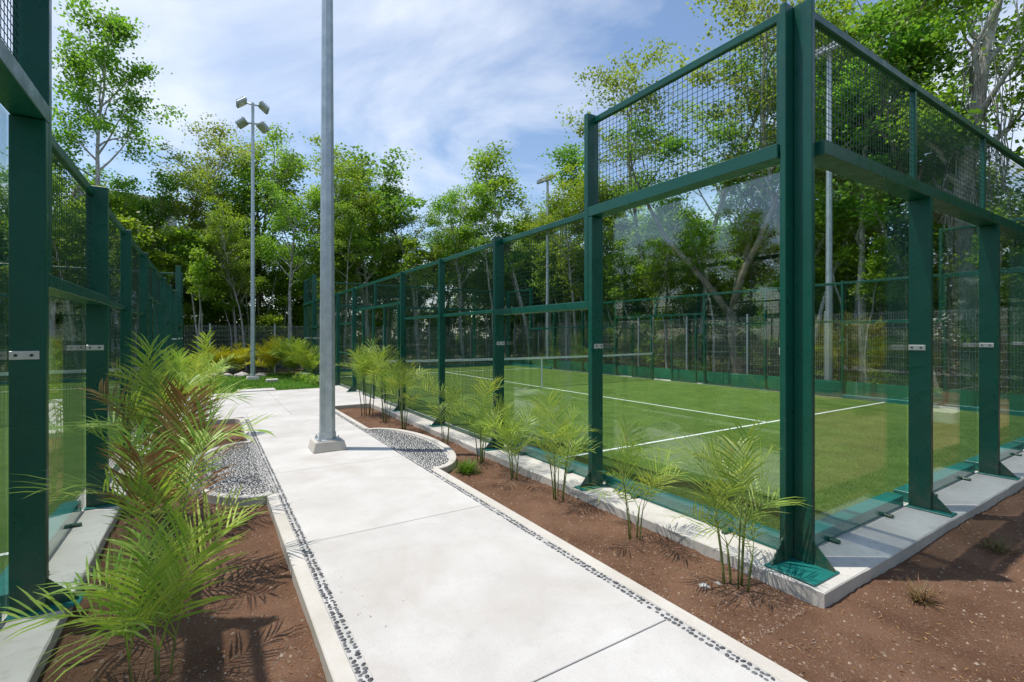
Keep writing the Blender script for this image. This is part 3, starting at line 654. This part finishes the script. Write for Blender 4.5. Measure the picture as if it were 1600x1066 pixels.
for i, (px, fw) in enumerate(((470, 17.0), (482, 16.5), (490, 16.0), (500, 15.6))):
    x, y = ray(px, fw); leafy('low_shrub', ('reddish low shrub nearest the lawn end at right', 'low shrub second along the white edging right of the lawn', 'low shrub third along the white edging right of the lawn', 'low shrub closest to the right court beyond the path')[i], x, y, -.06, 260, .28, .36, ('leaf_d', 'leaf_b', 'leaf_a', 'leaf_d')[i], 40 + i, .06)
# loose gravel in the soil, grass on the lawn
def gravel(name, label, n, region, zf, seed, smin, smax, mat):
    g = random.Random(seed); V = []; F = []
    for i in range(n):
        x, y = region(g); s = smin + (smax - smin) * g.random() ** 4; z = zf(x, y); b = len(V); a = g.uniform(0, 6.28); wv = g.uniform(.5, 1); h = g.uniform(.4, .8)
        for k in range(4): t = a + k * math.pi / 2 + g.uniform(-.3, .3); V.append((x + s * math.cos(t) * (1 if k % 2 else wv), y + s * math.sin(t) * (1 if k % 2 else wv), z - .2 * s))
        V.append((x + g.uniform(-.3, .3) * s, y + g.uniform(-.3, .3) * s, z + s * h)); F += [(b, b + 1, b + 4), (b + 1, b + 2, b + 4), (b + 2, b + 3, b + 4), (b + 3, b, b + 4)]
    return stuff(obj(name, pyd(name, V, F, mat)), label, 'gravel')
surf('chip', (.15, .09, .06), (.46, .36, .28), 40., rough=.95, spec=.1)
gravel('gravel', 'small pale stone chips scattered on the soil of the right bed', 6500, lambda g: (g.uniform(-1.17, -.36), -.3 + 9.6 * g.random() ** 1.6), soilz, 1, .003, .014, 'chip')
gravel('gravel', 'small pale stone chips scattered on the soil of the left bed', 6000, lambda g: (g.uniform(-4.18, -3.04), .4 + 8.2 * g.random() ** 1.6), soilz, 2, .003, .016, 'chip')
gravel('gravel', 'small pale stone chips scattered on the soil before the end glass', 8000, lambda g: (-1.15 + 6.0 * g.random() ** 1.4, -.36 - 1.6 * g.random()), soilz, 3, .003, .015, 'chip')
def litter(name, label, n, region, seed):
    g = np.random.default_rng(seed); c = []
    r_ = random.Random(seed)
    for i in range(n): x, y = region(r_); c.append((x, y, soilz(x, y) + .006))
    return stuff(obj(name, quads_mesh(name, leaf_quads(np.array(c), g, .030, .13, 3.0), 'frond_dead')), label, 'leaf litter')
litter('leaf_litter', 'dry brown leaf scraps on the soil of the right bed', 900, lambda g: (g.uniform(-1.17, -.36), -.3 + 9.6 * g.random() ** 1.5), 21)
litter('leaf_litter', 'dry brown leaf scraps on the soil of the left bed', 900, lambda g: (g.uniform(-4.18, -3.04), .4 + 8.2 * g.random() ** 1.5), 22)
litter('leaf_litter', 'dry brown leaf scraps on the soil before the end glass', 1100, lambda g: (-1.15 + 6.0 * g.random() ** 1.4, -.36 - 1.8 * g.random()), 23)
r_ = random.Random(31); c = []
for i in range(60):
    sd = r_.choice((PL, PR)); x = sd + (1 if sd == PL else -1) * abs(r_.gauss(0, .22)); c.append((min(max(x, PL + .03), PR - .03), .2 + 12 * r_.random() ** 1.4, .006))
stuff(obj('leaf_litter', quads_mesh('leaf_litter', leaf_quads(np.array(c), np.random.default_rng(4), .017, .16, 4.0), 'frond_dead')), 'dry leaf scraps blown onto the white path', 'leaf litter')
g = np.random.default_rng(8); n = 90000; x_ = .17 + 8.5 * g.random(n) ** 1.5; y_ = .17 + 8.5 * g.random(n) ** 1.5; c = np.stack([x_, y_, np.full(n, .0125)], 1)
ok = (np.abs(y_ - 3.05) > .03) & ~((np.abs(x_ - 5.01) < .03) & (y_ > 3.0)); c = c[ok]; n = len(c)
an = g.uniform(0, 6.28, n); s = np.stack([np.cos(an), np.sin(an), np.zeros(n)], 1) * .0042; hh = np.stack([g.normal(0, .012, n), g.normal(0, .012, n), g.uniform(.006, .016, n)], 1)
stuff(obj('turf_fibre', quads_mesh('turf_fibre', np.stack([c - s, c + s, c + hh], 1).reshape(-1, 3), 'grass_blade', 3)), 'short artificial grass fibres of the right court', 'turf')
g = np.random.default_rng(5); n = 16000; c = np.stack([g.uniform(XL + SL, XR - SR, n), 13.5 + 7.0 * g.random(n), np.full(n, -.04)], 1); an = g.uniform(0, 6.28, n); s = np.stack([np.cos(an), np.sin(an), np.zeros(n)], 1) * .010; hh = np.stack([g.normal(0, .02, n), g.normal(0, .02, n), g.uniform(.03, .085, n)], 1)
stuff(obj('lawn_grass', quads_mesh('lawn_grass', np.stack([c - s, c + s, c + hh], 1).reshape(-1, 3), 'grass_blade', 3)), 'short green grass blades of the lawn beyond the path', 'grass')

# ------------------------------------------------------------------ trees
def make_tree(seed, H, base, R, nlimb, leaf, mat, bark, rad, per=62, clump=.55, wander=.5, fork=0, vines=0, tierlow=True):
    r = random.Random(seed); g = np.random.default_rng(seed); tb = TB(); ends = []
    def poly(p, d, L, n, wob, lift):
        pts = [Vector(p)]; d = Vector(d).normalized()
        for i in range(n):
            d = (d + Vector((r.gauss(0, wob), r.gauss(0, wob), r.gauss(0, wob * .5) + lift))).normalized(); pts.append(pts[-1] + d * L / n)
        return pts
    stems = []
    if fork:
        b0 = poly((0, 0, -.3), (0, 0, 1), H * .28, 4, .06, .05); tb.tube(b0, [rad * 1.35, rad * 1.15, rad * 1.05, rad, rad * .95], 9)
        for k in range(fork):
            an = 2 * math.pi * k / fork + r.uniform(-.4, .4); pp = poly(b0[-1] - Vector((0, 0, .3)), (math.cos(an) * .45, math.sin(an) * .45, 1), H * .68, 8, .10, .06); stems.append((pp, rad * .62))
    else:
        pp = poly((0, 0, -.3), (r.gauss(0, .06), r.gauss(0, .06), 1), H * .93, 10, .045 * (1 + 3 * wander) * .6, .04); stems.append((pp, rad))
    for pp, rd in stems:
        n = len(pp); tb.tube(pp, [rd * (1.15 - .95 * i / (n - 1)) for i in range(n)], 7)
        for k in range(nlimb // len(stems)):
            f = (base + (1 - base) * ((k + r.random() * .8) / (nlimb // len(stems)))); f = min(.99, f); i = min(int(f * (n - 1)), n - 2); p = pp[i].lerp(pp[i + 1], f * (n - 1) - i)
            an = k * 2.4 + r.uniform(-.6, .6); L = R * (1.0 - .45 * abs(f - .6)) * r.uniform(.65, 1.1); el = r.uniform(.15, .8) + .5 * f
            q = poly(p, (math.cos(an) * math.cos(el), math.sin(an) * math.cos(el), math.sin(el)), L, 5, .22, .06); lr = rd * .42 * (1.15 - .6 * f)
            tb.tube(q, [lr * (1 - .8 * j / 5) for j in range(6)], 5, False)
            ends += [q[-1], q[-2]]
            for m in range(3):
                j = r.randint(2, 4); an2 = an + r.choice((-1, 1)) * r.uniform(.5, 1.3); q2 = poly(q[j], (math.cos(an2), math.sin(an2), r.uniform(.1, .8)), L * r.uniform(.3, .55), 3, .25, .05)
                tb.tube(q2, [lr * .4, lr * .3, lr * .2, lr * .1], 4, False); ends += [q2[-1]]
                if r.random() < .6: ends.append(q2[-2])
        ends.append(pp[-1])
    if vines:
        for k in range(vines):
            pp, rd = stems[k % len(stems)]; f = r.uniform(.35, .95); i = min(int(f * (len(pp) - 1)), len(pp) - 2); a = r.uniform(0, 6.28); d = rd * r.uniform(.9, 1.9)
            p = pp[i] + Vector((math.cos(a) * d, math.sin(a) * d, 0)); q = [p]; L = r.uniform(1, 4.0)
            for m in range(6): q.append(q[-1] + Vector((r.gauss(0, .07), r.gauss(0, .07), -L / 6)))
            tb.tube(q, [.012] * 7, 3, False)
    cs = []
    for e in ends:
        k = int(per * r.uniform(.6, 1.3)); cr = clump * r.uniform(.7, 1.3); c = g.normal(size=(k, 3)) * np.array([cr, cr, cr * .5]) * .62 + np.array(e); cs.append(c)
    V = leaf_quads(np.concatenate(cs), g, leaf)
    return tb.mesh('trunk', bark), quads_mesh('crown', V, mat)
P = {}
P['round'] = make_tree(1, 9.5, .52, 2.5, 14, .105, 'leaf_a', 'bark_grey', .13, per=105, clump=.40)
P['light'] = make_tree(2, 10., .55, 2.3, 13, .10, 'leaf_b', 'bark_grey', .11, per=95, clump=.38, wander=.8)
P['dark'] = make_tree(3, 9.5, .48, 2.9, 13, .135, 'leaf_c', 'bark_brown', .14, per=90, clump=.40, wander=1.0)
P['airy'] = make_tree(4, 11., .50, 2.4, 14, .095, 'leaf_d', 'bark_grey', .10, per=72, clump=.40, wander=.6)
P['slim'] = make_tree(5, 9., .58, 1.5, 10, .10, 'leaf_a', 'bark_grey', .07, per=85, clump=.36, wander=.7)
P['slimb'] = make_tree(6, 8., .52, 1.6, 10, .105, 'leaf_b', 'bark_grey', .065, per=85, clump=.36, wander=.7)
P['tall'] = make_tree(7, 14., .60, 3.2, 15, .135, 'leaf_a', 'bark_grey', .15, per=120, clump=.5, wander=.6)
P['fork'] = make_tree(8, 11., .40, 2.6, 14, .11, 'leaf_a', 'bark_brown', .21, per=125, clump=.45, fork=3, vines=10)
P['vine'] = make_tree(9, 13., .45, 3.0, 13, .11, 'leaf_b', 'bark_grey', .30, per=125, clump=.45, vines=150, wander=.3)
P['fill'] = make_tree(12, 7.0, .04, 2.5, 22, .17, 'leaf_a', 'bark_brown', .09, per=85, clump=.62)
P['fillb'] = make_tree(13, 6.5, .06, 2.3, 20, .16, 'leaf_b', 'bark_grey', .08, per=90, clump=.6)
P['sapling'] = make_tree(14, 6.5, .62, .8, 8, .12, 'leaf_b', 'bark_grey', .05, per=45, clump=.35, wander=1.0)
P['bush'] = make_tree(10, 3.6, .08, 1.4, 13, .12, 'leaf_b', 'bark_brown', .04, per=80, clump=.4)
P['bushb'] = make_tree(11, 4.4, .12, 1.3, 12, .12, 'leaf_c', 'bark_brown', .05, per=80, clump=.4)
H0 = dict(fill=7.4, fillb=6.9, sapling=6.7, round=9.9, light=10.4, dark=9.9, airy=11.4, slim=9.3, slimb=8.3, tall=14.6, fork=11.2, vine=13.5, bush=3.8, bushb=4.5)
placed = []; tr_ = random.Random(5)
def tree(x, y, kind, H, label, group, rz=None, name='tree', wide=1.0, zb=-.17):
    s = H / H0[kind]; M = Matrix.Translation((x, y, zb)) @ Matrix.Rotation(tr_.uniform(0, 6.28) if rz is None else rz, 4, 'Z') @ Matrix.Diagonal((s * wide, s * wide, s, 1))
    t = bpy.data.objects.new(name, None); link(t, None, Matrix.Translation((x, y, zb))); tag(t, label, 'tree' if name == 'tree' else 'shrub', group)
    obj('trunk', P[kind][0], t, M); obj('crown', P[kind][1], t, M); placed.append((x, y))
def tree_px(px, top, fw, kind, label, wide=1.0, rz=None):
    x, y = ray(px, fw); tree(x, y, kind, CZ + (HY - top) / FPX * fw + .17, label, 'forest trees beyond the courts', rz, wide=wide)
tree_px(150, 12, 23, 'tall', 'tall tree rising highest above the left court', .85)
tree_px(245, 128, 25, 'airy', 'airy thin-leaved tree right of the tallest left tree')
tree_px(335, 185, 26, 'dark', 'spreading tree with dark limbs left of the far floodlight pole', 1.1)
tree_px(395, 215, 29, 'round', 'leafy tree directly behind the far floodlight pole')
tree_px(490, 188, 26, 'dark', 'dark big-leaved tree with a curved trunk right of the far floodlight pole', 1.15)
tree_px(570, 250, 28, 'light', 'light green tree just right of the near lamp pole')
tree_px(655, 245, 28, 'airy', 'olive rounded tree in the middle of the skyline', 1.1)
tree_px(725, 310, 29, 'round', 'lower bushy tree right of the olive rounded tree')
tree_px(775, 285, 29, 'slim', 'narrow tree left of the tall isolated tree')
tree_px(838, 180, 28, 'slim', 'tall slim tree standing clear against the sky in the middle', 1.1)
tree_px(895, 295, 26, 'light', 'bright green tree behind the stepped post of the right court')
def tree_x(px, X, kind, H, label, rz=None, wide=1.):
    dx = math.sin(YAW) + (px - 800) / FPX * math.cos(YAW); t = (X - CX) / dx; y = CY + t * (math.cos(YAW) - (px - 800) / FPX * math.sin(YAW)); tree(X, y, kind, H, label, 'forest trees beyond the courts', rz, wide=wide)
tree_x(1160, 13.4, 'fork', 11.5, 'large grey tree forking into several trunks behind the right court', .4)
tree_x(1530, 14.2, 'vine', 13.5, 'thick grey trunk hung with shaggy vines at the upper right')
tree_x(1090, 14.5, 'airy', 15.0, 'feathery tree above the mesh top of the right court'); tree_x(1020, 15.5, 'airy', 15.5, 'fine-leaved pale tree left of the feathery tree')
tree_x(1350, 14.0, 'round', 10.5, 'leafy green tree seen through the end mesh'); tree_x(1440, 15.5, 'light', 12, 'light green tree left of the vine-hung trunk')
tree_x(1590, 15., 'dark', 11, 'dark tree at the right edge of the picture'); tree_x(1240, 15., 'airy', 15, 'tall pale tree behind the corner post')
tree_x(1180, 16.5, 'slim', 15.5, 'very tall thin tree just left of the corner post', None, 1.3); tree_x(1310, 16.2, 'light', 14.5, 'tall light green tree right of the corner post', None, .9); tree_x(975, 17.5, 'slim', 14.0, 'tall slender tree left of the fine-leaved pale tree', None, 1.1)
tree_x(1410, 17., 'round', 14.5, 'tall leafy tree above the end mesh, left of the vine-hung trunk', None, .9)
# forest fill: what it is, and where it stands next to things one can find in the picture
KIND = dict(round='leafy round-crowned tree', light='light green crooked tree', dark='dark big-leaved tree', airy='pale airy tree', slim='slender grey-trunked tree', slimb='slender light green tree', fill='dense green low-branched tree', fillb='dense light green low-branched tree', sapling='thin pale sapling', bush='light green shrub', bushb='dark green shrub')
MARK = ((-400, 'left of the nearest left court post'), (80, 'above the nearest left court wall'), (180, 'over the far half of the left court wall'), (270, 'just right of the far left court corner'), (330, 'above the boulders left of the far floodlight pole'), (395, 'just right of the far floodlight pole'), (450, 'left of the near lamp pole'), (513, 'behind the near lamp pole'), (560, 'behind the gate of the right court'),
        (630, 'behind the mesh right of the gate'), (690, 'behind the second mesh bay'), (780, 'behind the lower glass pane'), (860, 'left of the stepped post'), (930, 'behind the tall side pane, left part'), (1020, 'behind the tall side pane, middle'), (1120, 'behind the tall side pane, right part'), (1215, 'behind the corner post'), (1290, 'behind the first end pane, left part'), (1350, 'behind the first end pane, right part'), (1430, 'behind the second end pane'), (1545, 'behind the third end pane'), (1605, 'at the right edge of the picture'))
def whereabouts(x, y):
    dx, dy = x - CX, y - CY; fw = dx * math.sin(YAW) + dy * math.cos(YAW); r = dx * math.cos(YAW) - dy * math.sin(YAW)
    if fw < 1: return None
    px = 800 + FPX * r / fw
    if px < -30 or px > 1640: return None
    m = [t for p, t in MARK if p <= px][-1]
    return m, fw
def forest(nm, gen, cnt, kinds, hr, dmin, name='tree', out='outside the picture'):
    k = 0; tries = 0; rows = []
    while k < cnt and tries < 4000:
        tries += 1; x, y = gen()
        if any((x - a) ** 2 + (y - b) ** 2 < dmin ** 2 for a, b in placed): continue
        rows.append((x, y, tr_.choice(kinds), tr_.uniform(*hr), tr_.uniform(.85, 1.12))); placed.append((x, y)); k += 1
    for x, y, kind, h, wd in rows: todo.append((x, y, kind, h, wd, nm, name, out)); 
todo = []
TALL = ['round', 'light', 'dark', 'slim', 'slim', 'slimb', 'slimb', 'airy', 'slim']
forest('far', lambda: (tr_.uniform(-22, 20), 23.8 + 7 * tr_.random()), 52, TALL, (6.6, 9.4), 1.7)
forest('right', lambda: (13.0 + 5 * tr_.random(), tr_.uniform(-8, 24)), 38, TALL, (7.6, 10.6), 1.7)
forest('left', lambda: (-17.0 - 6 * tr_.random(), tr_.uniform(-4, 24)), 16, TALL, (7, 9.5), 2.4)
forest('behind', lambda: (tr_.uniform(-16, 34), -10.5 - 5 * tr_.random()), 20, TALL, (7, 9.5), 2.6)
forest('far', lambda: (tr_.uniform(-22, 15), 23.5 + 4 * tr_.random()), 44, ['sapling'], (5, 8.5), .7)
forest('right', lambda: (12.8 + 2.5 * tr_.random(), tr_.uniform(-4, 23)), 34, ['sapling'], (4.5, 8), .7)
forest('far', lambda: (tr_.uniform(-16, 20), 27.0 + 4 * tr_.random()), 18, ['round', 'light', 'airy', 'dark'], (10, 12), 1.6)
placed.clear()
forest('far', lambda: (tr_.uniform(-26, 26), 29.0 + 3 * tr_.random()), 24, ['fill', 'fillb'], (5.5, 7.8), 2.1)
forest('right', lambda: (16.0 + 3.5 * tr_.random(), tr_.uniform(-10, 28)), 30, ['fill', 'fillb'], (5.5, 7.8), 2.1)
forest('left', lambda: (-21 - 4 * tr_.random(), tr_.uniform(-8, 28)), 10, ['fill', 'fillb'], (5, 7), 2.6)
forest('behind', lambda: (tr_.uniform(-22, 36), -13 - 3 * tr_.random()), 18, ['fill', 'fillb'], (5, 7.5), 2.2)
placed.clear()
forest('far', lambda: (tr_.uniform(-22, 20), 26.0 + 3 * tr_.random()), 34, ['bush', 'bushb'], (2.8, 4.2), 1.2, 'shrub')
forest('right', lambda: (15.0 + 3 * tr_.random(), tr_.uniform(-10, 27)), 34, ['bush', 'bushb'], (2.8, 4.2), 1.2, 'shrub')
forest('behind', lambda: (tr_.uniform(0, 34), -10.5 - 2 * tr_.random()), 16, ['bush', 'bushb'], (2.5, 4), 1.3, 'shrub')
forest('far', lambda: (tr_.uniform(-20, 12), 23.6 + 4 * tr_.random()), 20, ['bush', 'bushb'], (1.0, 2.0), 1.05, 'shrub')
forest('right', lambda: (12.9 + 3.5 * tr_.random(), tr_.uniform(-3, 23)), 36, ['bush', 'bush', 'bushb'], (1.6, 3.4), 1.05, 'shrub')
forest('left', lambda: (-16.8 - 3 * tr_.random(), tr_.uniform(-3, 23)), 10, ['bush', 'bushb'], (1.1, 2.8), 1.2, 'shrub')
seen = {}
for it in sorted(todo, key=lambda q: (whereabouts(q[0], q[1]) or ('', 0))[1]):
    x, y, kind, h, wd, nm, name, out_ = it; wv = whereabouts(x, y)
    if wv is None and nm != 'behind' and kind in ('sapling', 'bush', 'bushb'): continue
    if wv is None: lab = KIND[kind] + ' of the forest ' + {'far': 'beyond the far fence', 'right': 'along the right court', 'left': 'along the left court', 'behind': 'behind the viewer'}[nm] + ', out of view'
    else:
        n = seen[(wv[0], kind)] = seen.get((wv[0], kind), 0) + 1
        lab = ('nearest', 'second nearest', 'third nearest', 'fourth nearest', 'fifth nearest', 'sixth nearest', 'seventh nearest', 'farthest')[min(n, 8) - 1] + ' ' + KIND[kind] + ' ' + wv[0]
    tree(x, y, kind, h, lab, 'forest ' + ('shrubs ' if name == 'shrub' else 'trees ') + nm, name=name, wide=wd)
